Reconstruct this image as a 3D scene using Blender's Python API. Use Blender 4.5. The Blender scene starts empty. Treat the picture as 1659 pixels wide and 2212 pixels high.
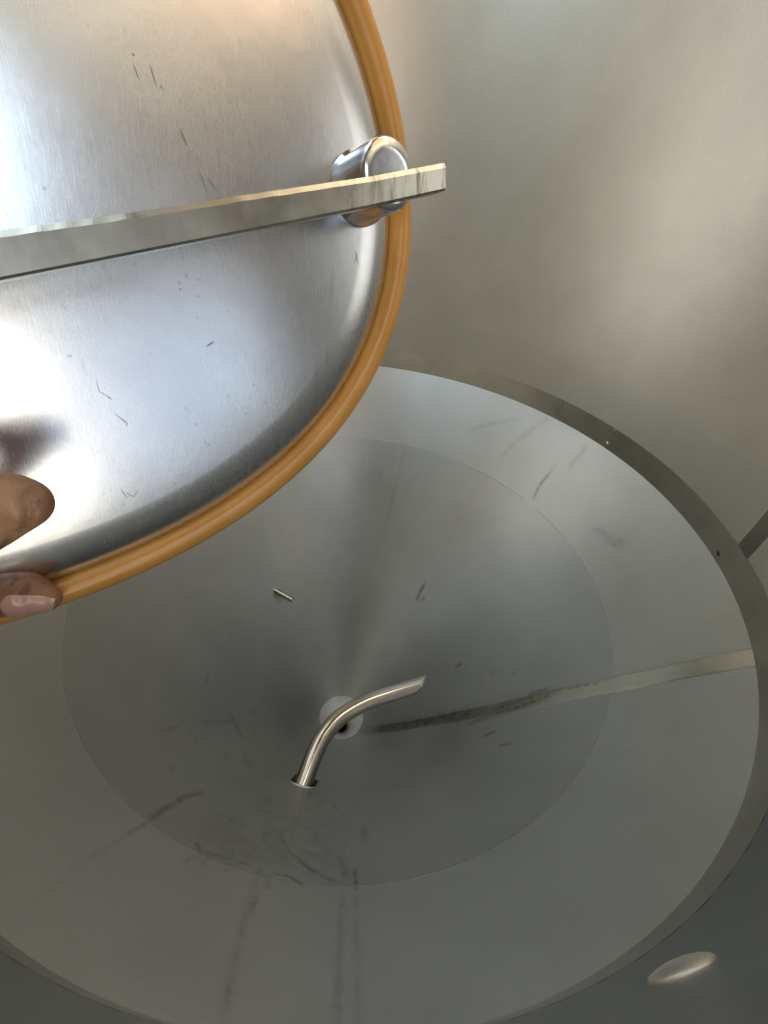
import bpy, bmesh, math, random
import numpy as np
from mathutils import Vector, Matrix, noise as mnoise

random.seed(7)
rng = np.random.default_rng(7)
scene = bpy.context.scene
COL = scene.collection

# ------------------------------------------------------------------ camera
R = 0.6                                   # tank radius, metres
CAM = Vector((0.0, -0.5958, 0.4668))      # the photographer looks in through the side manway
CAM_ROT = Matrix(((0.99417909, -0.09372414, -0.05313879),
                  (0.01914967, 0.63907637, -0.76890486),
                  (0.10602469, 0.76341154, 0.63715114)))
FPX = 1721.0 / 1.8228                     # focal length for a 1659 x 2212 frame
cd = bpy.data.cameras.new('camera')
cam = bpy.data.objects.new('camera', cd)
COL.objects.link(cam)
cam.matrix_world = Matrix.Translation(CAM) @ CAM_ROT.to_4x4()
cd.sensor_fit = 'HORIZONTAL'
cd.sensor_width = 36.0
cd.lens = 36.0 * 1721.0 / 3024.0
cd.clip_start = 0.005
cd.clip_end = 50.0
scene.camera = cam

# ------------------------------------------------------------------ light
world = bpy.data.worlds.new('World')
scene.world = world
world.use_nodes = True
bg = world.node_tree.nodes['Background']
bg.inputs[0].default_value = (1.0, 0.72, 0.44, 1)     # dim warm hall around the tank
bg.inputs[1].default_value = 0.16

def area(name, loc, target, sx, sy, energy, color):
    ld = bpy.data.lights.new(name, 'AREA')
    ld.shape = 'RECTANGLE'; ld.size = sx; ld.size_y = sy
    ld.energy = energy; ld.color = color
    o = bpy.data.objects.new(name, ld)
    COL.objects.link(o)
    o.location = loc
    o.rotation_euler = (Vector(target) - Vector(loc)).to_track_quat('-Z', 'Y').to_euler()
    return o
# daylight of the hall behind the photographer; it falls in through the side manway
area('hall_window_light', (0.25, -1.45, 0.38), (0.0, -0.6, 0.45), 0.26, 0.70, 3.4, (1.0, 0.93, 0.80))
area('blue_window_light', (0.80, -1.45, 0.40), (0.1, -0.6, 0.48), 0.7, 0.9, 2.1, (0.50, 0.70, 1.0))
area('side_window_light', (1.45, -1.30, 0.95), (0.1, -0.6, 0.5), 1.0, 1.3, 1.5, (0.80, 0.92, 1.0))
area('upper_window_light', (0.40, -1.45, 1.25), (0.05, -0.6, 0.5), 0.26, 0.6, 2.7, (0.66, 0.83, 1.0))
# added fill lights, no real lamps: three at the right, two behind the door
area('warm_fill_light', (0.28, -0.43, 1.00), (0.15, 0.45, 0.30), 0.32, 0.36, 0.75, (1.0, 0.47, 0.20))
area('pale_fill_light', (0.42, -0.40, 0.60), (0.0, 0.3, 0.45), 0.24, 0.30, 0.36, (1.0, 0.98, 0.94))
area('high_fill_light', (0.42, 0.05, 1.50), (-0.2, 0.3, 0.1), 0.5, 0.5, 3.0, (1.0, 0.87, 0.64))
area('low_fill_light', (-0.42, 0.32, 0.34), (0.5, 0.0, 0.25), 0.46, 0.62, 0.88, (0.98, 1.0, 0.96))
area('tall_fill_light', (-0.44, 0.30, 0.60), (0.5, -0.05, 0.35), 0.35, 0.8, 0.15, (1.0, 0.98, 0.94))
# two more fill lights added over the open top of the tank
area('top_fill_light', (-0.35, -0.35, 1.60), (0.5, 0.4, 0.3), 0.5, 0.5, 4.3, (0.70, 0.88, 1.0))
area('far_top_fill_light', (-0.38, 0.33, 1.50), (0.45, -0.1, 0.2), 0.6, 0.6, 2.0, (0.85, 0.92, 1.0))

scene.render.engine = 'CYCLES'
scene.view_settings.view_transform = 'Standard'
scene.view_settings.look = 'None'
scene.view_settings.exposure = 0.0
scene.view_settings.gamma = 1.0
scene.cycles.use_denoising = True
scene.cycles.max_bounces = 8
scene.cycles.glossy_bounces = 8
scene.cycles.diffuse_bounces = 4
scene.cycles.caustics_reflective = True
scene.cycles.sample_clamp_indirect = 4.0
scene.cycles.blur_glossy = 0.3

# ------------------------------------------------------------------ helpers
def ray(px, py):
    return CAM_ROT @ Vector(((px - 829.5) / FPX, -(py - 1106.0) / FPX, -1.0))
def at(px, py, depth):
    """a point that lies depth metres in front of the lens"""
    return CAM + ray(px, py) * depth
HD = 1.424 * R
SLOPE = (R - 0.06 * R) / HD               # cone: r = R + SLOPE * z
def on_cone(px, py):
    v = ray(px, py); o = CAM
    a = v.x**2 + v.y**2 - (SLOPE * v.z)**2
    b = 2 * (o.x * v.x + o.y * v.y - (R + SLOPE * o.z) * SLOPE * v.z)
    c = o.x**2 + o.y**2 - (R + SLOPE * o.z)**2
    s = math.sqrt(max(b * b - 4 * a * c, 0))
    best = None
    for t in ((-b - s) / (2 * a), (-b + s) / (2 * a)):
        p = o + v * t
        if t > 0 and R + SLOPE * p.z > 0 and (best is None or t > best[0]):
            best = (t, p)
    return best[1]

def link(name, me, mat, parent=None, smooth=True):
    o = bpy.data.objects.new(name, me)
    COL.objects.link(o)
    if mat is not None:
        me.materials.append(mat)
    if smooth:
        me.shade_smooth()
    else:
        me.shade_flat()
    if parent is not None:
        o.parent = parent
    return o
def tag(o, label=None, cat=None, group=None, kind=None):
    if label: o['label'] = label
    if cat: o['category'] = cat
    if group: o['group'] = group
    if kind: o['kind'] = kind
    return o
def empty(name, loc):
    o = bpy.data.objects.new(name, None)
    COL.objects.link(o)
    o.location = loc
    o.empty_display_size = 0.05
    return o
def keep(o, parent):
    """parent o while its mesh stays where it was modelled (world coordinates)"""
    o.parent = parent
    o.matrix_parent_inverse = Matrix.Translation(-Vector(parent.location))
    return o

def grid_mesh(name, P, closed_u=False, closed_v=False, attr=None):
    """P: array (nv, nu, 3)"""
    nv, nu = P.shape[:2]
    idx = np.arange(nv * nu).reshape(nv, nu)
    if closed_u: idx = np.concatenate([idx, idx[:, :1]], 1)
    if closed_v: idx = np.concatenate([idx, idx[:1]], 0)
    q = np.stack([idx[:-1, :-1], idx[:-1, 1:], idx[1:, 1:], idx[1:, :-1]], -1).reshape(-1, 4)
    me = bpy.data.meshes.new(name)
    me.vertices.add(nv * nu); me.vertices.foreach_set('co', P.reshape(-1).astype(np.float32))
    me.loops.add(q.size); me.loops.foreach_set('vertex_index', q.reshape(-1).astype(np.int32))
    me.polygons.add(len(q)); me.polygons.foreach_set('loop_start', np.arange(0, q.size, 4, dtype=np.int32))
    if attr is not None:
        for k, v in attr.items():
            a = me.attributes.new(k, 'FLOAT', 'POINT')
            a.data.foreach_set('value', v.reshape(-1).astype(np.float32))
    me.update(calc_edges=True)
    me.validate()
    return me
def revolve(prof, n=256, a0=0.0, a1=None):
    """prof: list of (r, z)"""
    th = np.linspace(0, 2 * np.pi, n, endpoint=False) if a1 is None else np.linspace(a0, a1, n)
    pr = np.array(prof)
    P = np.empty((len(pr), len(th), 3))
    P[..., 0] = pr[:, :1] * np.cos(th); P[..., 1] = pr[:, :1] * np.sin(th); P[..., 2] = pr[:, 1:2]
    return P
def catmull(pts, n=8):
    pts = [Vector(p) for p in pts]
    out = []
    for i in range(len(pts) - 1):
        p0 = pts[max(i - 1, 0)]; p1 = pts[i]; p2 = pts[i + 1]; p3 = pts[min(i + 2, len(pts) - 1)]
        for k in range(n):
            t = k / n
            out.append(0.5 * ((2 * p1) + (-p0 + p2) * t + (2 * p0 - 5 * p1 + 4 * p2 - p3) * t * t
                              + (-p0 + 3 * p1 - 3 * p2 + p3) * t**3))
    out.append(pts[-1])
    return out
def frames(path):
    T = []
    for i in range(len(path)):
        a = path[max(i - 1, 0)]; b = path[min(i + 1, len(path) - 1)]
        T.append((b - a).normalized())
    up = Vector((0, 0, 1)) if abs(T[0].z) < .9 else Vector((1, 0, 0))
    N = (up - T[0] * up.dot(T[0])).normalized()
    out = []
    for t in T:
        N = (N - t * N.dot(t)).normalized()
        out.append((t, N, t.cross(N)))
    return out
def sweep(path, rad, n=32):
    fr = frames(path)
    P = np.empty((len(path), n, 3))
    for i, (p, (t, a, b)) in enumerate(zip(path, fr)):
        r = rad[i] if hasattr(rad, '__len__') else rad
        for k in range(n):
            w = 2 * math.pi * k / n
            P[i, k] = p + r * (math.cos(w) * a + math.sin(w) * b)
    return P
def bm_to(bm, name):
    me = bpy.data.meshes.new(name); bm.to_mesh(me); bm.free(); return me
def disc_mesh(name, c, n, r, seg=48, dish=0.0):
    c = Vector(c); n = Vector(n).normalized()
    a = n.orthogonal().normalized(); b = n.cross(a)
    rows = []
    for j in range(7):
        q = j / 6
        rows.append([c + a * (r * q * math.cos(2*math.pi*k/seg)) + b * (r * q * math.sin(2*math.pi*k/seg)) - n * dish * (1 - q*q) for k in range(seg)])
    return grid_mesh(name, np.array(rows), closed_u=True)

# ------------------------------------------------------------------ materials
class N:
    def __init__(s, name):
        s.m = bpy.data.materials.new(name); s.m.use_nodes = True
        s.t = s.m.node_tree; s.b = s.t.nodes['Principled BSDF']
    def n(s, typ, **kw):
        x = s.t.nodes.new(typ)
        for k, v in kw.items():
            if isinstance(k, str) and hasattr(x, k): setattr(x, k, v)
        return x
    def l(s, a, b): s.t.links.new(a, b)
    def noise(s, vec, scale, detail=3, rough=.55):
        x = s.n('ShaderNodeTexNoise'); x.inputs['Scale'].default_value = scale
        x.inputs['Detail'].default_value = detail; x.inputs['Roughness'].default_value = rough
        if vec is not None: s.l(vec, x.inputs['Vector'])
        return x.outputs['Fac']
    def mapr(s, v, a, b, c, d, clamp=True):
        x = s.n('ShaderNodeMapRange'); x.clamp = clamp
        for i, q in enumerate((a, b, c, d)): x.inputs[1 + i].default_value = q
        s.l(v, x.inputs[0]); return x.outputs[0]
    def math(s, op, a, b=None):
        x = s.n('ShaderNodeMath'); x.operation = op
        for i, q in enumerate((a, b)):
            if q is None: continue
            if isinstance(q, (int, float)): x.inputs[i].default_value = q
            else: s.l(q, x.inputs[i])
        return x.outputs[0]
    def mix(s, f, a, b):
        x = s.n('ShaderNodeMix'); x.data_type = 'RGBA'
        if isinstance(f, (int, float)): x.inputs[0].default_value = f
        else: s.l(f, x.inputs[0])
        for i, q in ((6, a), (7, b)):
            if isinstance(q, tuple): x.inputs[i].default_value = (*q, 1)
            else: s.l(q, x.inputs[i])
        return x.outputs[2]
    def mapping(s, vec, scale, rot=(0, 0, 0), loc=(0, 0, 0)):
        x = s.n('ShaderNodeMapping'); x.inputs['Scale'].default_value = scale
        x.inputs['Rotation'].default_value = rot; x.inputs['Location'].default_value = loc
        s.l(vec, x.inputs['Vector']); return x.outputs[0]
    def bump(s, h, strength, dist=0.001, normal=None):
        x = s.n('ShaderNodeBump'); x.inputs['Strength'].default_value = strength
        x.inputs['Distance'].default_value = dist
        s.l(h, x.inputs['Height'])
        if normal is not None: s.l(normal, x.inputs['Normal'])
        return x.outputs[0]
    def obj(s): return s.n('ShaderNodeTexCoord').outputs['Object']

def steel(name, color, rough, rvar=.05, brush=(1, 1, 1), brush_scale=300, bump=.05, aniso=0.0, tangent=None,
          wave=0.0, wave_scale=2.5, attr=False, cyl=False, tintvar=0.06):
    s = N(name)
    s.b.inputs['Metallic'].default_value = 1.0
    o = s.obj()
    if cyl:       # cylindrical coordinates so that the brushing follows the sheet
        sep = s.n('ShaderNodeSeparateXYZ'); s.l(o, sep.inputs[0])
        ang = s.math('ARCTAN2', sep.outputs[1], sep.outputs[0])
        com = s.n('ShaderNodeCombineXYZ')
        s.l(s.math('MULTIPLY', ang, 0.6), com.inputs[0]); s.l(sep.outputs[2], com.inputs[1])
        vec = com.outputs[0]
    else:
        vec = o
    big = s.noise(o, 6.0, 4)
    fine = s.noise(s.mapping(vec, brush), brush_scale, 2, .6)
    r = s.math('ADD', s.mapr(big, .3, .7, rough - rvar, rough + rvar), s.mapr(fine, .3, .7, -rvar * .5, rvar * .5))
    dk = tuple(c * (1 - tintvar) for c in color); lt = tuple(min(c * (1 + tintvar), 1) for c in color)
    col = s.mix(s.mapr(s.noise(o, 9.0, 6), .35, .65, 0, 1), dk, lt)
    grain = s.mapr(s.noise(o, 620.0, 2, .6), .3, .7, 0, 1)         # fine grain of the rolled sheet
    col = s.mix(s.math('MULTIPLY', grain, .16), col, (.10, .10, .10))
    if attr:
        a = s.n('ShaderNodeAttribute'); a.attribute_name = 'stain_shade'
        st = a.outputs['Fac']
        br = s.mapr(s.noise(o, 48.0, 6, .7), .32, .60, .25, 1.0)
        st = s.math('MULTIPLY', st, br)
        col = s.mix(st, col, (.085, .08, .07))
        r = s.math('ADD', r, s.math('MULTIPLY', st, .12))
    s.l(col, s.b.inputs['Base Color'])
    s.l(r, s.b.inputs['Roughness'])
    h = fine
    nrm = s.bump(fine, bump, .0006)
    if wave:
        nrm = s.bump(s.noise(o, wave_scale, 2, .4), wave, .02, nrm)
    s.l(nrm, s.b.inputs['Normal'])
    if aniso:
        s.b.inputs['Anisotropic'].default_value = aniso
        s.b.inputs['Anisotropic Rotation'].default_value = .25   # fine rings of brushing: highlights smear across them
        tn = s.n('ShaderNodeTangent'); tn.direction_type = 'RADIAL'; tn.axis = tangent or 'Z'
        s.l(tn.outputs[0], s.b.inputs['Tangent'])
    return s.m

ST = (.60, .59, .57)
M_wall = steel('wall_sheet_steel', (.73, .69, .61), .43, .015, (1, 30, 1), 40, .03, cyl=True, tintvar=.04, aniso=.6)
M_wall_shaded = steel('shaded_near_wall_steel', (.40, .43, .455), .26, .006, (1, 1, 1), 160, .0, cyl=True, tintvar=.02)  # wall steel darkened for the near side; its shade is in the colour
M_wall2 = steel('lower_course_steel', (.71, .68, .61), .42, .015, (1, 30, 1), 40, .03, cyl=True, tintvar=.02, aniso=.6)
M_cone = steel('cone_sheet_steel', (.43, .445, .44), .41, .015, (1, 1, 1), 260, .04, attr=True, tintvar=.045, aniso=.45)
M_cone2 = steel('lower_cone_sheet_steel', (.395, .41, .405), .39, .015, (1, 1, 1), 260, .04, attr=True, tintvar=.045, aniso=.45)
M_band = steel('polished_band_steel', (.74, .70, .60), .16, .09, (1, 60, 1), 22, .35, cyl=True, tintvar=.12)
M_cone_plain = steel('ring_weld_steel', (.38, .39, .385), .40, .03, (1, 1, 1), 260, .04, tintvar=.04)
M_seam = steel('ground_seam_steel', (.45, .44, .38), .20, .05, (1, 1, 1), 220, .06, tintvar=.12, attr=True)
M_bead = steel('weld_bead_steel', (.42, .41, .40), .38, .08, (1, 1, 1), 300, .4)
M_pipe = steel('polished_pipe_steel', (.40, .385, .355), .09, .03, (1, 1, 1), 200, .04)
M_pipe_in = steel('pipe_bore_steel', (.42, .40, .37), .40, .05)
M_drain = steel('drain_steel', (.66, .66, .66), .42, .05)
M_dark = steel('outlet_bore_steel', (.10, .10, .10), .5, .05)  # darkness deep in the outlet put into the colour
M_gap = steel('unlit_gap_and_speck_steel', (.02, .02, .02), .6, .05)
M_boss = steel('turned_boss_steel', (.68, .68, .68), .16, .04, (1, 1, 1), 200, .03)

# door face: brushed, dinged plate with scratches
def door_face_material():
    s = N('door_plate_steel')
    s.b.inputs['Metallic'].default_value = 1.0
    o = s.obj()
    brush = s.noise(s.mapping(o, (22, 1, 1)), 150, 3, .6)
    big = s.noise(o, 14, 4)
    col = s.mix(s.mapr(s.noise(o, 40, 5), .35, .65, 0, 1), (.66, .655, .65), (.72, .715, .71))
    st = None
    for i, (rz, sc, thr) in enumerate(((-1.2, 26, .715), (-.5, 22, .735), (.5, 20, .74))):
        nz = s.noise(s.mapping(o, (1, .12, 1), (0, 0, rz), (i * 3.1, i * 1.7, 0)), sc * 7, 2, .5)
        q = s.mapr(nz, thr, thr + .02, 0, 1)
        st = q if st is None else s.math('MAXIMUM', st, q)
    region = s.mapr(s.noise(o, 17, 2), .5, .62, 0, 1)
    st = s.math('MULTIPLY', st, region)
    vor = s.n('ShaderNodeTexVoronoi'); vor.inputs['Scale'].default_value = 210; s.l(o, vor.inputs['Vector'])
    pits = s.math('MULTIPLY', s.mapr(vor.outputs['Distance'], .08, .16, 1, 0), s.mapr(s.noise(o, 25, 2), .55, .62, 0, 1))
    marks = s.math('MAXIMUM', s.math('MULTIPLY', st, .14), s.math('MULTIPLY', pits, .3))
    col = s.mix(marks, col, (.13, .12, .11))
    s.l(col, s.b.inputs['Base Color'])
    r = s.math('ADD', s.mapr(big, .3, .7, .24, .28), s.mapr(brush, .3, .7, -.015, .02))
    s.l(r, s.b.inputs['Roughness'])
    n1 = s.bump(brush, .018, .0005)
    n2 = s.bump(s.noise(o, 9, 2, .4), .10, .006, n1)
    n3 = s.bump(s.noise(o, 70, 3, .5), .04, .002, n2)
    s.l(s.bump(marks, -.12, .0005, n3), s.b.inputs['Normal'])
    return s.m
M_door = door_face_material()
M_scratch = steel('scratched_steel', (.30, .28, .26), .5, .08)

def bar_material():
    s = N('bar_steel')
    s.b.inputs['Metallic'].default_value = 1.0
    o = s.obj()
    a = s.n('ShaderNodeAttribute'); a.attribute_name = 'wear'
    streak = s.noise(s.mapping(o, (10, 1.2, 1.2)), 42, 4, .65)
    patch = s.noise(o, 60, 4, .6)
    w = s.math('MULTIPLY', a.outputs['Fac'], s.mapr(streak, .47, .66, 0, 1))
    w = s.math('MAXIMUM', w, s.math('MULTIPLY', s.mapr(streak, .70, .78, 0, .5), s.mapr(patch, .5, .6, 0, 1)))
    col = s.mix(s.mapr(patch, .35, .65, 0, 1), (.42, .40, .335), (.50, .475, .405))
    col = s.mix(w, col, (.10, .09, .075))
    s.l(col, s.b.inputs['Base Color'])
    s.l(s.mapr(patch, .3, .7, .24, .36), s.b.inputs['Roughness'])
    s.l(s.bump(streak, .06, .0006, s.bump(patch, .05, .001)), s.b.inputs['Normal'])
    return s.m
M_bar = bar_material()

def gasket_material():
    s = N('amber_silicone')
    o = s.obj()
    col = s.mix(s.mapr(s.noise(o, 30, 3), .3, .7, 0, 1), (.53, .255, .042), (.61, .315, .068))
    s.l(col, s.b.inputs['Base Color'])
    s.b.inputs['Roughness'].default_value = .34
    s.b.inputs['Subsurface Weight'].default_value = .35
    s.b.inputs['Subsurface Radius'].default_value = (.006, .0025, .0008)
    s.b.inputs['Subsurface Scale'].default_value = .7
    s.b.inputs['Coat Weight'].default_value = .15
    s.b.inputs['Coat Roughness'].default_value = .25
    s.l(s.bump(s.noise(o, 400, 3), .08, .0003), s.b.inputs['Normal'])
    return s.m
M_gasket = gasket_material()

def skin_material():
    s = N('brown_skin')
    o = s.obj()
    mott = s.mapr(s.noise(o, 90, 4, .6), .3, .7, 0, 1)
    col = s.mix(mott, (.185, .078, .036), (.31, .150, .075))
    a = s.n('ShaderNodeAttribute'); a.attribute_name = 'dark'
    col = s.mix(a.outputs['Fac'], col, (.055, .022, .012))
    p = s.n('ShaderNodeAttribute'); p.attribute_name = 'pale'
    col = s.mix(p.outputs['Fac'], col, (.46, .27, .145))
    s.l(col, s.b.inputs['Base Color'])
    s.l(s.mapr(s.noise(o, 160, 3), .3, .7, .36, .52), s.b.inputs['Roughness'])
    s.b.inputs['Subsurface Weight'].default_value = .25
    s.b.inputs['Subsurface Radius'].default_value = (.006, .0022, .0012)
    s.b.inputs['Subsurface Scale'].default_value = .5
    v = s.n('ShaderNodeTexVoronoi'); v.feature = 'DISTANCE_TO_EDGE'; v.inputs['Scale'].default_value = 700
    s.l(s.mapping(o, (1, 1, .6)), v.inputs['Vector'])
    n1 = s.bump(s.mapr(v.outputs['Distance'], 0, .12, 0, 1), .22, .0003)
    n2 = s.bump(s.noise(o, 260, 5, .65), .4, .0010, n1)
    s.l(n2, s.b.inputs['Normal'])
    return s.m
M_skin = skin_material()
def nail_material():
    s = N('thumb_nail')
    o = s.obj()
    a = s.n('ShaderNodeAttribute'); a.attribute_name = 'pale'
    col = s.mix(s.mapr(s.noise(o, 200, 3), .3, .7, 0, 1), (.42, .235, .185), (.50, .30, .25))
    col = s.mix(a.outputs['Fac'], col, (.60, .46, .36))
    s.l(col, s.b.inputs['Base Color'])
    s.b.inputs['Roughness'].default_value = .3
    s.b.inputs['Subsurface Weight'].default_value = .2
    s.b.inputs['Subsurface Radius'].default_value = (.004, .002, .0015)
    s.b.inputs['Subsurface Scale'].default_value = .4
    return s.m
M_nail = nail_material()

# ------------------------------------------------------------------ tank
tank = empty('steel_tank', (0, 0, 0))
tag(tank, 'inside of a stainless steel tank with round wall and conical bottom', 'tank')

# marks on the cone: polylines (traced scuffs, drips, spots and a dark reflection on the seam) laid on the sheet
CONE_MARKS = [
    ([(320, 1772), (360, 1745), (400, 1722), (440, 1710)], 9, .55), ([(275, 1802), (320, 1775)], 6, .4),
    ([(424, 1818), (434, 1840)], 6, .8), ([(440, 1840), (500, 1856), (540, 1868)], 9, .5), ([(400, 1860), (440, 1845)], 7, .35),
    ([(500, 1545), (522, 1590)], 8, .35), ([(528, 1640), (544, 1655)], 7, .4), ([(470, 1560), (510, 1558)], 5, .3),
    ([(603, 1800), (625, 1838), (660, 1870), (705, 1897)], 5.5, .75), ([(705, 1897), (740, 1910)], 6, .7),
    ([(595, 1888), (625, 1893), (655, 1912)], 6, .7), ([(766, 1875), (769, 1922)], 5, .8), ([(735, 1850), (750, 1900)], 10, .4),
    ([(525, 1860), (560, 1822), (598, 1782)], 4, .45), ([(655, 1700), (650, 1760), (612, 1800)], 4, .4),
    ([(640, 1830), (690, 1850)], 8, .35), ([(700, 1760), (760, 1800)], 22, .18),
    ([(570, 1850), (535, 1960), (505, 2080), (480, 2212)], 10, .24), ([(556, 1935), (540, 1970)], 7, .4), ([(505, 2085), (488, 2160)], 7, .45),
    ([(740, 1925), (733, 2050), (727, 2225)], 10, .26), ([(768, 1925), (772, 2100), (776, 2225)], 9, .18),
    ([(1010, 1562), (1100, 1535), (1210, 1492)], 9, .5), ([(1060, 1535), (1150, 1505), (1215, 1488)], 7, .45),
    ([(1140, 1500), (1185, 1487)], 4, .8), ([(1225, 1489), (1305, 1473)], 2.2, .9), ([(1305, 1473), (1390, 1458)], 1.6, .5),
    ([(1078, 1610), (1102, 1606)], 4.5, .6), ([(1045, 1590), (1070, 1580)], 5, .5),
    ([(984, 1441), (998, 1433)], 4, .6), ([(1060, 1454), (1064, 1454)], 4, .7), ([(1085, 1452), (1088, 1452)], 3, .6),
    ([(1108, 1455), (1113, 1454)], 4, .6), ([(1320, 1421), (1322, 1421)], 3, .8),
    ([(1152, 1077), (1168, 1045), (1190, 1018)], 3.5, .4), ([(1190, 1018), (1200, 1004)], 5, .2),
    ([(1085, 985), (1120, 950), (1165, 915), (1190, 905)], 7, .16), ([(1010, 930), (1060, 915), (1120, 905)], 6, .15),
    ([(1230, 1010), (1270, 960)], 6, .18), ([(900, 1297), (908, 1278), (918, 1260)], 4, .6), ([(912, 1296), (916, 1290)], 3.5, .6),
    ([(1285, 1140), (1315, 1160), (1345, 1175)], 11, .2), ([(1310, 1165), (1330, 1180)], 6, .25),
    ([(785, 993), (788, 993)], 4, .55), ([(823, 1022), (825, 1022)], 3.2, .5), ([(785, 1036), (787, 1036)], 2.5, .4), ([(910, 1004), (912, 1004)], 3, .35),
    ([(446, 1459), (452, 1462)], 4, .6), ([(845, 1460), (848, 1460)], 3, .5),
    ([(430, 1790), (520, 1800), (620, 1790)], 60, .10), ([(640, 1840), (740, 1860)], 45, .14),
    ([(150, 1880), (280, 1800)], 7, .16), ([(30, 1985), (150, 1880)], 7, .1), ([(350, 1580), (380, 1570)], 6, .25),
    ([(785, 1582), (900, 1560), (1040, 1538)], 16, .62), ([(560, 1740), (660, 1770), (760, 1830)], 70, .14), ([(470, 1760), (540, 1820)], 40, .14),  # first one paints the seam's dark reflection near the outlet
    ([(270, 1480), (300, 1470)], 30, .05), ([(560, 1700), (600, 1640)], 30, .1),
]
grime = random.Random(21)
for i in range(150):
    x = grime.gauss(590, 95); y = grime.gauss(1800, 62)
    if not (360 < x < 800 and 1690 < y < 1915 + (x - 600) * .05): continue
    a = math.atan2(y - 1560, x - 735) + grime.gauss(0, .5)
    L = grime.choice((8, 14, 22, 36))
    CONE_MARKS.append(([(x, y), (x + L * math.cos(a), y + L * math.sin(a))], grime.uniform(3, 13), grime.uniform(.08, .34)))
for i in range(40):
    x = grime.gauss(480, 60); y = grime.gauss(1600, 60)
    CONE_MARKS.append(([(x, y), (x + grime.uniform(-10, 10), y + grime.uniform(4, 16))], grime.uniform(3, 10), grime.uniform(.06, .22)))
CONE_MARKS += [([(430, 1780), (560, 1830), (660, 1850)], 75, .20), ([(640, 1760), (720, 1840)], 60, .18), ([(560, 1720), (610, 1760)], 60, .14)]
def stain_shade_field(P, marks, project, px_m=None):
    pts = P.reshape(-1, 3)
    out = np.zeros(len(pts))
    for poly, w, s in marks:
        q = [project(*p) for p in poly]
        dense = []
        for a, b in zip(q[:-1], q[1:]):
            L = max(int((b - a).length / .0015), 2)
            dense += [a.lerp(b, i / L) for i in range(L + 1)]
        d0 = np.array([tuple(v) for v in dense])
        depth = np.mean([-(CAM_ROT.transposed() @ (Vector(v) - CAM)).z for v in d0[::8]])
        wm = w / FPX * depth
        lo = d0.min(0) - 3 * wm; hi = d0.max(0) + 3 * wm
        sel = np.nonzero(((pts > lo) & (pts < hi)).all(1))[0]
        if not len(sel): continue
        best = np.full(len(sel), 9.)
        tpos = np.zeros(len(sel))
        for i in range(0, len(d0), 3):
            dd = np.linalg.norm(pts[sel] - d0[i], axis=1)
            k = dd < best
            best[k] = dd[k]; tpos[k] = i / max(len(d0) - 1, 1)
        fade = np.clip(np.minimum(tpos, 1 - tpos) * 6 + .45, 0, 1)
        g = np.exp(-(best / wm) ** 2 * 1.2) * min(s * 1.3, .95) * fade
        out[sel] = np.maximum(out[sel], g)
    return out

def cone_part(name, r0, r1, nth, nr, mat):
    rs = np.linspace(r0, r1, nr)
    prof = [(r, (r - R) / SLOPE) for r in rs]
    P = revolve(prof, nth)
    st = stain_shade_field(P, CONE_MARKS, on_cone)
    me = grid_mesh(name, P[:, ::-1], closed_u=True, attr={'stain_shade': st.reshape(P.shape[:2])[:, ::-1]})
    return keep(link(name, me, mat), tank)
R_C = 0.814 * R
R_D = 0.062
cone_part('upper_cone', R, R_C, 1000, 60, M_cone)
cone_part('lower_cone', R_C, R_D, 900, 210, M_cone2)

# circumferential weld bead between the two cone courses
zc = (R_C - R) / SLOPE
nin = Vector((SLOPE, 0, 0)); 
a_n = math.atan2(1.0, SLOPE)
def bead(name, r, z, w, h, mat, n=720):
    # small rounded ridge on the cone, normal (-cos b, +sin b)
    sl = Vector((SLOPE, 0, 1)).normalized(); nn = Vector((-sl.z, 0, sl.x))
    prof = []
    for k in range(7):
        u = -1 + 2 * k / 6
        p = Vector((r, 0, z)) + sl * (w * u) + nn * (h * (1 - u * u) - .0003 * (abs(u) == 1))
        prof.append((p.x, p.z))
    P = revolve(prof, n)
    for j in range(n):
        jit = 1 + .0012 * mnoise.noise(Vector((j * .13, 1.3, 0)))
        P[:, j, :2] *= jit
    me = grid_mesh(name, P[:, ::-1], closed_u=True)
    return keep(link(name, me, mat), tank)
bead('ring_weld', R_C, zc, .0016, .00009, M_cone_plain)

# straight seams on the cone: ground weld strips, 0.8 mm proud of the sheet
def cone_strip(name, az, r0, r1, w0, w1, mat, lift=.0003, skew=0.0, n=90, m=9, wob=.0, marks=True):
    rows = []
    nn = Vector((-1, 0, SLOPE)).normalized()
    for i in range(n):
        q = i / (n - 1)
        r = r0 + (r1 - r0) * q
        w = w0 + (w1 - w0) * q
        row = []
        for k in range(m):
            u = -1 + 2 * k / (m - 1)
            e = wob * mnoise.noise(Vector((r * 22, u * 2, az)))
            a = az + skew * q ** 2 + (w * u / 2 + e) / r
            lf = lift if abs(u) < 1 else -.00005
            rr = r - lf * (-nn.x); z = (r - R) / SLOPE + lf * nn.z
            row.append((rr * math.cos(a), rr * math.sin(a), z))
        rows.append(row)
    P = np.array(rows)
    st = stain_shade_field(P, CONE_MARKS, on_cone).reshape(P.shape[:2])
    me = grid_mesh(name, P[:, ::-1], attr={'stain_shade': st[:, ::-1]})
    return keep(link(name, me, mat), tank)
cone_strip('cone_seam', math.radians(-25.9), R + .001, .085, .033, .028, M_seam, skew=math.radians(-10), wob=.0015, n=260, m=17)
cone_strip('cone_seam', math.radians(77.5), R_C - .004, .36, .0055, .0045, M_bead, lift=.0004, wob=.0006)

# polished band at the foot of the round wall
HB = .085 * R
prof = [(R - .0003, -.0002 + (HB + .0002) * k / 10) for k in range(11)]
band = keep(link('polished_band', grid_mesh('polished_band', revolve(prof, 512), closed_u=True), M_band), tank)

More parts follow.
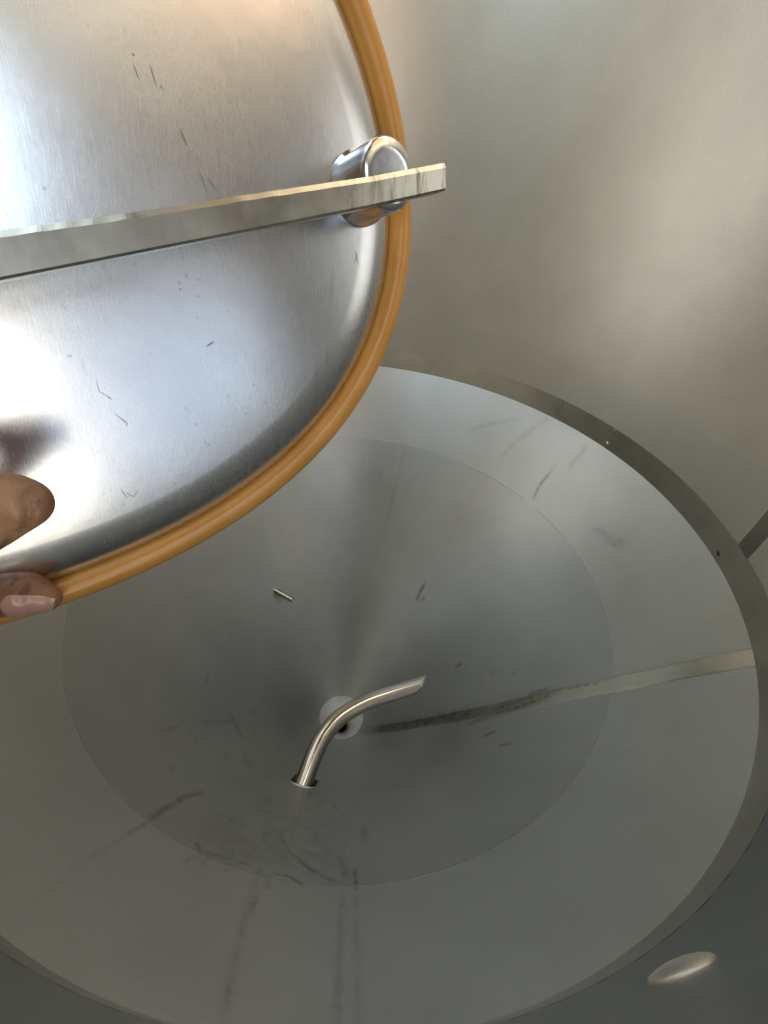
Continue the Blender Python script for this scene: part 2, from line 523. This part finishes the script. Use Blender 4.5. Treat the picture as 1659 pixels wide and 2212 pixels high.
# round wall with an oval opening behind the camera (the manway)
H_TOP = 1.30
MX, MZ, MA, MB_ = -0.050, 0.525, .330, .210      # opening centre (arc, height) and half axes
def cyl_pt(s, z, r=R):
    a = -math.pi / 2 + s / R
    return (r * math.cos(a), r * math.sin(a), z)
BW, BH = .70, .28
bx0, bx1, bz0, bz1 = MX - BW, MX + BW, MZ - BH, MZ + BH
NB = 160
rows = []
for j in range(9):
    q = j / 8
    row = []
    for k in range(NB):
        e_, u_ = divmod(k, NB // 4)
        u_ = -1 + 2 * u_ / (NB // 4)
        qx, qz = ((1, u_), (-u_, 1), (-1, -u_), (u_, -1))[e_]
        w = math.atan2(qz, qx)
        ex, ez = MX + MA * math.cos(w), MZ + MB_ * math.sin(w)
        rx, rz = MX + BW * qx, MZ + BH * qz
        row.append(cyl_pt(ex + (rx - ex) * q, ez + (rz - ez) * q))
    rows.append(row)
me_patch = grid_mesh('wall_patch', np.array(rows), closed_u=True)
bmw = bmesh.new(); bmw.from_mesh(me_patch)
bpy.data.meshes.remove(me_patch)
def wall_grid(s0, s1, z0, z1, ns, nz):
    vs = [[bmw.verts.new(cyl_pt(s0 + (s1 - s0) * i / ns, z0 + (z1 - z0) * j / nz)) for i in range(ns + 1)] for j in range(nz + 1)]
    for j in range(nz):
        for i in range(ns):
            bmw.faces.new((vs[j][i], vs[j + 1][i], vs[j + 1][i + 1], vs[j][i + 1]))
C_ = 2 * math.pi * R
Z0 = HB - .004
wall_grid(bx0, bx1, Z0, bz0, 40, 8)
wall_grid(bx0, bx1, bz1, H_TOP, 40, 20)
bmesh.ops.recalc_face_normals(bmw, faces=bmw.faces)
keep(link('shaded_near_wall', bm_to(bmw, 'shaded_near_wall'), M_wall_shaded), tank)  # near part of the round wall, split off for the darkened steel
bmw = bmesh.new()
wall_grid(bx1, bx0 + C_, Z0, H_TOP, 260, 40)
bmesh.ops.recalc_face_normals(bmw, faces=bmw.faces)
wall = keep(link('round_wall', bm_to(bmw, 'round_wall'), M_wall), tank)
# manway neck: short oval collar through which the light comes
rows = []
for j in range(5):
    q = .0005 + .07 * j / 4
    rows.append([Vector(cyl_pt(MX + MA * math.cos(2*math.pi*k/NB), MZ + MB_ * math.sin(2*math.pi*k/NB))) + Vector((0, -q, 0)) for k in range(NB)])
keep(link('manway_neck', grid_mesh('manway_neck', np.array(rows), closed_u=True), M_wall), tank)
# upright ground seam on the round wall and the ring line of its lowest course
def wall_strip(name, az0, az1, z0, z1, mat, lift, nz=60, na=6):
    rows = []
    for j in range(nz + 1):
        z = z0 + (z1 - z0) * j / nz
        rows.append([((R - (lift if 0 < k < na else -.0004)) * math.cos(az0 + (az1 - az0) * k / na),
                      (R - (lift if 0 < k < na else -.0004)) * math.sin(az0 + (az1 - az0) * k / na), z) for k in range(na + 1)])
    return keep(link(name, grid_mesh(name, np.array(rows)), mat), tank)
wall_strip('wall_seam', math.radians(-12.1), math.radians(-8.5), HB - .001, H_TOP - .002, M_seam, .0009)
wall_strip('lower_course', math.radians(-8.4), math.radians(250), HB - .001, .1405, M_wall2, .0004, nz=12, na=240)
# weld stops on the band
for az, z0, z1 in ((40.6, .004, .050), (26.6, .012, .049)):
    rows = []
    for j in range(14):
        z = z0 + (z1 - z0) * j / 13
        a = math.radians(az) + .010 * math.sin(j * .45) + .004 * (j - 7) / 7
        rows.append([((R - .0030 + (.0024 if k in (0, 4) else 0)) * math.cos(a + .0022 * (k - 2) / 2),
                      (R - .0030 + (.0024 if k in (0, 4) else 0)) * math.sin(a + .0022 * (k - 2) / 2), z) for k in range(5)])
    keep(link('weld_stop', grid_mesh('weld_stop', np.array(rows)), M_boss), band)

# speck of weld spatter on the band
sp = Vector((R * math.cos(math.radians(-6.9)), R * math.sin(math.radians(-6.9)), .012))
rows = [[sp + Vector((-.0016, 0, 0)) + Vector((0, 1, 0)) * (.0042 * q * math.cos(w_) * (1 + .5 * math.sin(2 * w_))) + Vector((0, 0, 1)) * (.0026 * q * math.sin(w_ + .6)) for w_ in np.linspace(0, 2 * math.pi, 17)[:-1]] for q in (1, .5, .02)]
keep(link('weld_spatter', grid_mesh('weld_spatter', np.array(rows), closed_u=True), M_gap), band)

# outlet at the bottom of the cone
zd = (R_D - R) / SLOPE
prof = [(R_D + .0012, zd + .0018), (R_D - .001, zd - .0012), (R_D - .005, zd - .005), (.050, zd - .014), (.034, zd - .034), (.022, zd - .052), (.0190, zd - .060)]
drain = keep(link('outlet_cup', grid_mesh('outlet_cup', revolve(prof, 96)[:, ::-1], closed_u=True), M_drain), tank)
prof = [(.0190, zd - .060), (.0186, zd - .075), (.0186, zd - .30), (.0001, zd - .30)]
tube = keep(link('outlet_bore', grid_mesh('outlet_bore', revolve(prof, 64)[:, ::-1], closed_u=True), M_dark), tank)

# small sample port low on the near wall: a shallow polished ferrule
pc = Vector(cyl_pt(R * math.radians(90 - 72.3), .166))
pn = Vector((-pc.x, -pc.y, 0)).normalized()
def local_rev(name, c, n, prof, mat, seg=64):
    n = n.normalized(); a = n.orthogonal().normalized(); b = n.cross(a)
    rows = [[c + a * (r * math.cos(2*math.pi*k/seg)) + b * (r * math.sin(2*math.pi*k/seg)) + n * h for k in range(seg)] for r, h in prof]
    return link(name, grid_mesh(name, np.array(rows), closed_u=True), mat)
port = keep(local_rev('sample_port', pc, pn, [(.0190, -.0015), (.0188, .0008), (.0170, .0022), (.013, .0034), (.008, .0042), (.0002, .0046)], M_wall2), tank)

# ------------------------------------------------------------------ racking arm
base = on_cone(655, 1690)
zp = base.z
arm = empty('racking_arm', base)
tag(arm, 'bent polished steel tube with slanted end rising over the bottom outlet', 'pipe')
path = catmull([(-.082, -.385, zp), (-.068, -.330, zp), (-.057, -.288, zp), (-.046, -.245, zp), (-.031, -.207, zp), (-.002, -.168, zp),
                (.050, -.132, zp), (.112, -.105, zp), (.160, -.086, zp), (.205, -.068, zp)], 10)
PR_ = .0172
Pout = sweep(path, PR_, 40); Pin = sweep(path, PR_ - .002, 40)
# slanted cut: the far side of the mouth is longer than the near side
tdir = (path[-1] - path[-3]).normalized()
side = Vector((0, 0, 1)).cross(tdir).normalized()
cutn = (tdir * .62 - side * .78).normalized()
cutp = path[-1] - tdir * .030
def trim(Pn):
    for k in range(Pn.shape[1]):
        for i in range(Pn.shape[0] - 1, -1, -1):
            p = Vector(Pn[i, k])
            d = (p - cutp).dot(cutn)
            if d > 0:
                Pn[i, k] = p - tdir * (d / tdir.dot(cutn)) if (p - path[-1]).length < .09 else p
    return Pn
Pout = trim(Pout); Pin = trim(Pin)
keep(link('tube', grid_mesh('tube', Pout[:, ::-1], closed_u=True), M_pipe), arm)
Pall = np.concatenate([Pin, Pout[-1:]], 0)
keep(link('bore', grid_mesh('bore', Pall, closed_u=True), M_pipe_in), arm)
ax = (path[20] - path[16]).normalized()
hc = Vector((-.0585, -.2945, zp))
en = Vector((-hc.x, -hc.y, SLOPE * math.hypot(hc.x, hc.y))).normalized()
hc = on_cone(657, 1687)
keep(local_rev('entry_rim', hc, en, [(.0350, -.001), (.0345, .0012), (.0330, .0022), (.0312, .0016), (.0306, .0006)], M_bead), arm)
keep(local_rev('entry_gap', hc, en, [(.0308, .0008), (.0002, .0008)], M_gap), arm)  # flat black disc; darkness of the gap round the tube as colour

# ------------------------------------------------------------------ temperature probe stub
p0 = on_cone(597, 1277)
nrm = Vector((.85, -.45, 0)).normalized()        # it enters level, a little askew
tt = 0.056
probe = empty('probe_stub', p0)
tag(probe, 'short thin steel tube stub sticking out of the cone wall', 'pipe stub')
pp = [p0 + nrm * (-.006 + (tt + .006) * i / 8) for i in range(9)]
keep(link('tube', grid_mesh('tube', sweep(pp, .0076, 24)[:, ::-1], closed_u=True), M_pipe), probe)
Pi = sweep(pp, .0062, 24)
keep(link('bore', grid_mesh('bore', np.concatenate([Pi, sweep(pp, .0076, 24)[-1:]], 0), closed_u=True), M_pipe_in), probe)

# ------------------------------------------------------------------ manway door
DC = CAM + Vector((-0.1657, 0.1297, -0.0064))
AZ, EL, RO = 0.5852, 0.3123, -0.1308
DA, DB, RT = 0.2017, 0.1463, .0055
dn = Vector((math.sin(AZ) * math.cos(EL), -math.cos(AZ) * math.cos(EL), math.sin(EL)))
dk = (Vector((0, 0, 1)) - dn * dn.z).normalized()
dh = dk.cross(dn)
dh, dk = dh * math.cos(RO) + dk * math.sin(RO), dk * math.cos(RO) - dh * math.sin(RO)
DS = 1.1                                   # true size of the door
DM = Matrix((dh, dk, dn)).transposed().to_4x4() @ Matrix.Scale(DS, 4); DM.translation = CAM + (DC - CAM) * DS
door = empty('manway_door', DC)
door.matrix_world = DM
tag(door, 'oval brushed steel manway door with amber rubber gasket, held open by a hand', 'door')
def part(name, me, mat, parent=None, smooth=True):
    return link(name, me, mat, parent or door, smooth)
def door_uv(px, py, off=0.0):
    v = ray(px, py)
    t = ((DC - CAM).dot(dn) + off) / v.dot(dn)
    p = CAM + v * t - DC
    return p.dot(dh), p.dot(dk)
# plate: slightly crowned face that rolls down to the gasket groove
NA = 360
GA, GB = DA - .0035, DB - .0035
def oval(off, z, n=NA):
    """ring inside the gasket line, off = distance inwards"""
    return [((GA - off) * math.cos(2*math.pi*k/n), (GB - off) * math.sin(2*math.pi*k/n), z) for k in range(n)]
rim = [(0.0005, -.0045), (.001, -.0015), (.0025, .0012), (.0050, .0036), (.0085, .0052), (.013, .0063), (.019, .0070)]
rows = [oval(o_, z_) for o_, z_ in rim]
NR = 110
for j in range(1, NR + 1):
    q = j / NR
    sc = 1 - q
    rows.append([((GA - .019) * max(sc, .002) * math.cos(2*math.pi*k/NA), (GB - .019) * max(sc, .002) * math.sin(2*math.pi*k/NA),
                  .0070 + .0035 * (1 - sc * sc)) for k in range(NA)])
P = np.array(rows)
DOOR_MARKS = [([(285, 118), (290, 124)], 4, .7), ([(287, 140), (300, 175)], 2.2, .5), ([(322, 140), (338, 190)], 2.6, .55), ([(345, 185), (352, 196)], 2.4, .5),
    ([(388, 280), (404, 318)], 4, .75), ([(432, 375), (446, 415)], 4, .5), ([(448, 385), (466, 412)], 3.5, .5),
    ([(247, 893), (275, 915), (273, 922)], 2.0, .75), ([(207, 820), (214, 845), (240, 860)], 1.6, .5), ([(230, 855), (243, 864)], 1.8, .6),
    ([(447, 748), (462, 738)], 5, .45), ([(388, 624), (391, 626)], 3, .6), ([(448, 625), (450, 625)], 2, .6), ([(568, 600), (570, 600)], 2, .6),
    ([(708, 755), (711, 785)], 1.8, .6), ([(640, 945), (648, 925)], 1.8, .6), ([(768, 570), (776, 545)], 1.4, .5), ([(770, 540), (778, 572)], 1.4, .45),
    ([(270, 1065), (290, 1075), (300, 1060)], 2, .5), ([(262, 1060), (275, 1078)], 2, .5)]
for i in range(70):
    x = rng.uniform(150, 700); y = rng.uniform(560, 1160)
    if (x - 0) / 900 + (y - 560) / 1000 > 1.05: continue
    a = rng.uniform(-.6, 1.0); L = rng.choice([1, 2, 4, 7], p=[.45, .3, .2, .05])
    DOOR_MARKS.append(([(x, y), (x + L * math.cos(a), y + L * math.sin(a))], rng.uniform(.8, 1.5), rng.uniform(.3, .7)))
plate = part('face_plate', grid_mesh('face_plate', P[:, :], closed_u=True), M_door)
# scratches and dings: fine dark slivers that lie in the skin of the plate
def face_z(x, y):
    e = math.sqrt((x / (GA - .019)) ** 2 + (y / (GB - .019)) ** 2)
    return .0070 + .0035 * (1 - min(e, 1) ** 2)
bm = bmesh.new()
for poly, w, s_ in DOOR_MARKS:
    q = [Vector(door_uv(x, y, .0085)) for x, y in poly]
    hw = w * .000075 * (.6 + s_)
    L = sum((b - a).length for a, b in zip(q[:-1], q[1:]))
    pts = []
    for a, b in zip(q[:-1], q[1:]):
        k = max(int((b - a).length / .0012), 2)
        pts += [a.lerp(b, i / k) for i in range(k)]
    pts.append(q[-1])
    prev = None
    for i, p in enumerate(pts):
        t = (pts[min(i + 1, len(pts) - 1)] - pts[max(i - 1, 0)])
        t = t.normalized() if t.length > 1e-9 else Vector((1, 0))
        nrm_ = Vector((-t.y, t.x))
        tap = max(math.sin(math.pi * (i + .4) / (len(pts) - .2)), .12) * (1 + .5 * mnoise.noise(Vector((p.x * 900, p.y * 900, w))))
        a = p + nrm_ * hw * tap; b = p - nrm_ * hw * tap
        va = bm.verts.new((a.x, a.y, face_z(a.x, a.y) + .00006)); vb = bm.verts.new((b.x, b.y, face_z(b.x, b.y) + .00006))
        if prev: bm.faces.new((prev[0], prev[1], vb, va))
        prev = (va, vb)
bmesh.ops.recalc_face_normals(bm, faces=bm.faces)
scr = part('scratches', bm_to(bm, 'scratches'), M_scratch, smooth=False)
scr['kind'] = 'stuff'
# back shell of the door
rows = [oval(0.0005, -.0045), oval(.001, -.010), oval(.004, -.014), oval(.03, -.016)]
rows += [[(x * s_, y * s_, -.016) for x, y, _ in oval(.03, 0)] for s_ in (.6, .3, .01)]
part('back_plate', grid_mesh('back_plate', np.array(rows)[:, ::-1], closed_u=True), M_wall)
# gasket: round amber cord that grips the edge of the plate
gp = []
for k in range(NA):
    w = 2 * math.pi * k / NA
    c = Vector((DA * math.cos(w), DB * math.sin(w), 0)); t = Vector((-DA * math.sin(w), DB * math.cos(w), 0)).normalized()
    n_ = t.cross(Vector((0, 0, 1)))
    gp.append([c + n_ * (RT * math.cos(q)) + Vector((0, 0, 1)) * (RT * 1.05 * math.sin(q)) for q in np.linspace(0, 2*math.pi, 25)[:-1]])
part('gasket', grid_mesh('gasket', np.array(gp), closed_u=True, closed_v=True), M_gasket)

# boss that carries the bar
b1 = Vector((*door_uv(842, 376, .030), .030))
BR = .0117
BC = Vector((b1.x, b1.y, 0))
boss = part('boss', local_rev('boss_tmp', BC, Vector((0, 0, 1)), [(BR + .0012, .002), (BR + .0012, .0095), (BR, .0100), (BR, .0285), (BR - .0012, .030), (BR * .6, .030), (.0002, .030)], None, 72).data, M_boss)
bpy.data.objects.remove(bpy.data.objects['boss_tmp'])

# yoke bar: flat bar that runs across the door over the boss
def bar_mesh():
    bm = bmesh.new()
    offL, offR = .046, .033
    TH = .007
    n = 140
    (xl0, yl0), (xl1, yl1) = door_uv(-330, 545, offL), door_uv(-330, 680, offL)
    tops = [(-330, 541), (0, 496), (300, 455), (600, 409), (800, 380), (963, 350)]
    bots = [(-330, 678), (0, 605), (300, 546), (600, 487), (800, 447), (963, 411)]
    us = np.linspace(-330, 963, n)
    ty = np.interp(us, *zip(*tops)); by = np.interp(us, *zip(*bots))
    rings = []
    for i, u in enumerate(us):
        q = (u + 330) / 1293
        off = offL + (offR - offL) * q
        T = Vector((*door_uv(u, ty[i], off), off)); B = Vector((*door_uv(u, by[i], off), off))
        dv = (T - B).normalized(); h = (T - B).length
        ch = .0007
        e = .00025 * mnoise.noise(Vector((u * .02, 3, 0)))
        back = Vector((0, 0, -TH))
        prof = [B + dv * ch, T - dv * (.0017 + e), T + Vector((0, 0, -.0010)) - dv * e * .5, T + back + Vector((0, 0, ch)), T + back - dv * ch, B + back + dv * ch, B + back + Vector((0, 0, ch)), B + Vector((0, 0, -ch))]
        rings.append([tuple(p) for p in prof])
    P = np.array(rings)
    wear = np.interp(us, [-330, 560, 700, 860, 963], [.0, .0, .15, .8, 1.0])[:, None] * np.ones((1, 8))
    me = grid_mesh('bar', P[:, ::-1], closed_u=True, attr={'wear': wear})
    bm.from_mesh(me); bpy.data.meshes.remove(me)
    bm.verts.ensure_lookup_table()
    nn = len(us)
    for i0, rev in ((0, True), (nn - 1, False)):
        f = [bm.verts[i0 * 8 + k] for k in range(8)]
        try: bm.faces.new(f[::-1] if rev else f)
        except Exception: pass
    bmesh.ops.recalc_face_normals(bm, faces=bm.faces)
    return bm_to(bm, 'yoke_bar')
bar = part('yoke_bar', bar_mesh(), M_bar, smooth=False)

# ------------------------------------------------------------------ hand
def capsule_chain(bm, pts, rads, seg=20, sub=10):
    """tapering rounded limb as a closed tube"""
    path = catmull(pts, sub)
    rads = [r * .872 for r in rads]
    rr = np.interp(np.linspace(0, 1, len(path)), np.linspace(0, 1, len(rads)), rads)
    fr = frames(path)
    rows = []
    # rounded caps
    def ring(p, t, a, b, r, off):
        return [p + t * off + a * (r * math.cos(2*math.pi*k/seg)) + b * (r * math.sin(2*math.pi*k/seg)) for k in range(seg)]
    t, a, b = fr[0]
    for q in (1.45, 1.2, .9, .6, .3): rows.append(ring(path[0], t, a, b, rr[0] * math.cos(q), -rr[0] * math.sin(q)))
    for p, (t, a, b), r in zip(path, fr, rr): rows.append(ring(p, t, a, b, r, 0))
    t, a, b = fr[-1]
    for q in (.3, .6, .9, 1.2, 1.45): rows.append(ring(path[-1], t, a, b, rr[-1] * math.cos(q), rr[-1] * math.sin(q)))
    vs = [[bm.verts.new(p) for p in row] for row in rows]
    for i in range(len(vs) - 1):
        for k in range(seg):
            bm.faces.new((vs[i][k], vs[i][(k + 1) % seg], vs[i + 1][(k + 1) % seg], vs[i + 1][k]))
    bm.faces.new(vs[0][::-1]); bm.faces.new(vs[-1])

HS = .872
def ath(px, py, d):
    return at(px, py, d * HS)
bm = bmesh.new()
zt = .196                                   # depth of the thumb in front of the lens
tip = ath(108, 1289, zt + .004)
capsule_chain(bm, [ath(-420, 1210, .165), ath(-210, 1285, .180), ath(-60, 1296, .190), ath(10, 1284, zt), ath(60, 1282, zt + .002), ath(100, 1291, zt + .004)],
              [.0135, .0120, .0105, .0100, .0098, .0066])
# index finger: knuckle towards the right, folded back to the lower left
capsule_chain(bm, [ath(-420, 1020, 0.1290), ath(-220, 1045, 0.1376), ath(-80, 1070, 0.1428), ath(10, 1076, 0.1445), ath(54, 1086, 0.1462)],
              [.0108, .0096, .0086, .0089, .0084])
capsule_chain(bm, [ath(54, 1088, 0.1462), ath(20, 1115, 0.1496), ath(-50, 1160, 0.1565), ath(-130, 1195, 0.1634), ath(-175, 1210, 0.1686)],
              [.0084, .0078, .0078, .0074, .0060])
# other fingers, folded behind the index finger
for i, (dx, dd) in enumerate(((-60, .018), (-110, .035), (-190, .050))):
    s_ = (1.0, .95, .8)[i]
    capsule_chain(bm, [ath(-430, 990 + 5 * i, .152 + dd), ath(-220 + dx, 1015, .162 + dd), ath(-40 + dx, 1060, .168 + dd * .8)],
                  [.0120 * s_, .0105 * s_, .0094 * s_])
    capsule_chain(bm, [ath(-40 + dx, 1060, .168 + dd * .8), ath(-110 + dx, 1130, .180 + dd * .6), ath(-190 + dx, 1165, .184 + dd * .4)],
                  [.0094 * s_, .0085 * s_, .0066 * s_])
# palm and wrist
capsule_chain(bm, [ath(-420, 1030, .155), ath(-540, 1080, .150), ath(-720, 1150, .140)], [.020, .026, .025])
capsule_chain(bm, [ath(-420, 1020, .190), ath(-540, 1060, .185), ath(-720, 1130, .160)], [.019, .024, .024])
capsule_chain(bm, [ath(-400, 1160, .160), ath(-540, 1150, .160), ath(-720, 1150, .148)], [.017, .022, .024])
pw = ath(-720, 1145, .148)
capsule_chain(bm, [pw, pw + Vector((-.012, -.045, -.010)), pw + Vector((-.022, -.15, -.03)), pw + Vector((-.035, -.30, -.07))], [.027, .027, .036, .042])
hand_me = bm_to(bm, 'person')
person = link('person', hand_me, None)
rm = person.modifiers.new('remesh', 'REMESH'); rm.mode = 'VOXEL'; rm.voxel_size = .0011; rm.use_smooth_shade = True
sm = person.modifiers.new('smooth', 'SMOOTH'); sm.factor = .5; sm.iterations = 9
dg = bpy.context.evaluated_depsgraph_get()
me2 = bpy.data.meshes.new_from_object(person.evaluated_get(dg))
person.modifiers.clear()
person.data = me2
me2.materials.clear(); me2.materials.append(M_skin)
me2.shade_smooth()
nv = len(me2.vertices)
co = np.empty(nv * 3, np.float32); me2.vertices.foreach_get('co', co); co = co.reshape(-1, 3).astype(float)
no = np.empty(nv * 3, np.float32); me2.vertices.foreach_get('normal', no); no = no.reshape(-1, 3).astype(float)
dark = np.zeros(nv); pale = np.zeros(nv)
def blob(px, py, z, r):
    c = np.array(ath(px, py, z)); return np.exp(-(np.linalg.norm(co - c, axis=1) / r) ** 2)
dark += blob(75, 1075, .138, .008) * .75
dark += blob(50, 1045, .138, .008) * .35
dark += blob(20, 1240, .19, .012) * .45
pale += blob(-10, 1160, .142, .009) * .8 + blob(10, 1080, .133, .009) * .45 + blob(-10, 1060, .133, .009) * .35
pale += blob(105, 1275, .19, .004) * .3
# skin folds over the knuckle and at the thumb joint
def crease(pts, r, d):
    global co
    q = [np.array(p) for p in pts]
    for a, b in zip(q[:-1], q[1:]):
        ab = b - a; t = np.clip(((co - a) @ ab) / (ab @ ab), 0, 1)
        dist = np.linalg.norm(co - a - t[:, None] * ab, axis=1)
        k = np.exp(-(dist / r) ** 2)
        co -= no * (k * d)[:, None]
        dark[:] = np.maximum(dark, k * .8)
def surf(px, py):
    v = ray(px, py); best = None
    ok, loc, nn, idx = person.ray_cast(CAM, v.normalized())
    return loc if ok else ath(px, py, .165)
bpy.context.view_layer.update()
crease([surf(62, 1062), surf(58, 1078), surf(66, 1095), surf(64, 1112)], .0011, .0016)
crease([surf(70, 1060), surf(72, 1075)], .0009, .0012)
crease([surf(55, 1085), surf(64, 1100), surf(60, 1130), surf(52, 1150)], .0011, .0015)
crease([surf(76, 1058), surf(80, 1068)], .0009, .0011)
crease([surf(46, 1142), surf(26, 1153)], .0007, .0005)
crease([surf(4, 1185), surf(14, 1172), surf(20, 1150)], .0008, .0006)
crease([surf(84, 1062), surf(88, 1080), surf(86, 1098)], .0007, .0007)
crease([surf(40, 1060), surf(44, 1080), surf(40, 1100)], .0008, .0005)
crease([surf(92, 1072), surf(95, 1088)], .0006, .0005)
crease([surf(22, 1262), surf(30, 1248)], .0008, .0006)
crease([surf(48, 1295), surf(56, 1276), surf(62, 1262)], .0010, .0009)
crease([surf(38, 1300), surf(44, 1282)], .0009, .0005)
me2.vertices.foreach_set('co', co.reshape(-1).astype(np.float32))
for nm, arr in (('dark', dark), ('pale', pale)):
    a = me2.attributes.new(nm, 'FLOAT', 'POINT'); a.data.foreach_set('value', np.clip(arr, 0, 1).astype(np.float32))
me2.update()
tag(person, 'bare hand gripping the lower edge of the oval steel door, thumb on gasket', 'person')

# thumb nail: curved plate on the outer lower side of the thumb tip
bpy.context.view_layer.update()
ax_t = (ath(112, 1296, zt + .003) - ath(40, 1296, zt + .001)).normalized()
vw = (CAM - ath(85, 1305, zt)).normalized()
down = -(CAM_ROT @ Vector((0, 1, 0)))
nn_ = (down * .60 + vw * .78 + (CAM_ROT @ Vector((1, 0, 0))) * .12); nn_ = (nn_ - ax_t * nn_.dot(ax_t)).normalized()
bt = ax_t.cross(nn_)
c0 = ath(84, 1289, zt + .003)
rows = []; pal = []
NL, NW = 26, 17
for i in range(NL):
    q = i / (NL - 1)
    L = (-.0095 + .0185 * q) * HS
    row = []; pr_ = []
    rend = min(1.0, math.sqrt(max(1 - max((q - .72) / .28, 0) ** 2, 0)) * .98 + .02)
    rbeg = min(1.0, math.sqrt(max(1 - max((.22 - q) / .22, 0) ** 2 * .8, 0)))
    for k in range(NW):
        u = -1 + 2 * k / (NW - 1)
        ang = u * .85 * rend * rbeg
        rad = .0091 - .0026 * max(q - .35, 0) ** 1.5
        dv = nn_ * math.cos(ang) + bt * math.sin(ang)
        org = c0 + ax_t * L
        ok, hit, hn, hi = person.ray_cast(org + dv * .03, -dv)
        p = hit if ok and (hit - org).length < .02 else org + dv * rad
        edge = max(abs(u), 1 - q if q < .5 else q)
        p = p + dv * (.0006 if edge < .97 else .0001)
        row.append(tuple(p)); pr_.append(max(0, min(1, (q - .88) / .06)))
    rows.append(row); pal.append(pr_)
nail = link('thumb_nail', grid_mesh('thumb_nail', np.array(rows), attr={'pale': np.array(pal)}), M_nail)
nail.parent = person
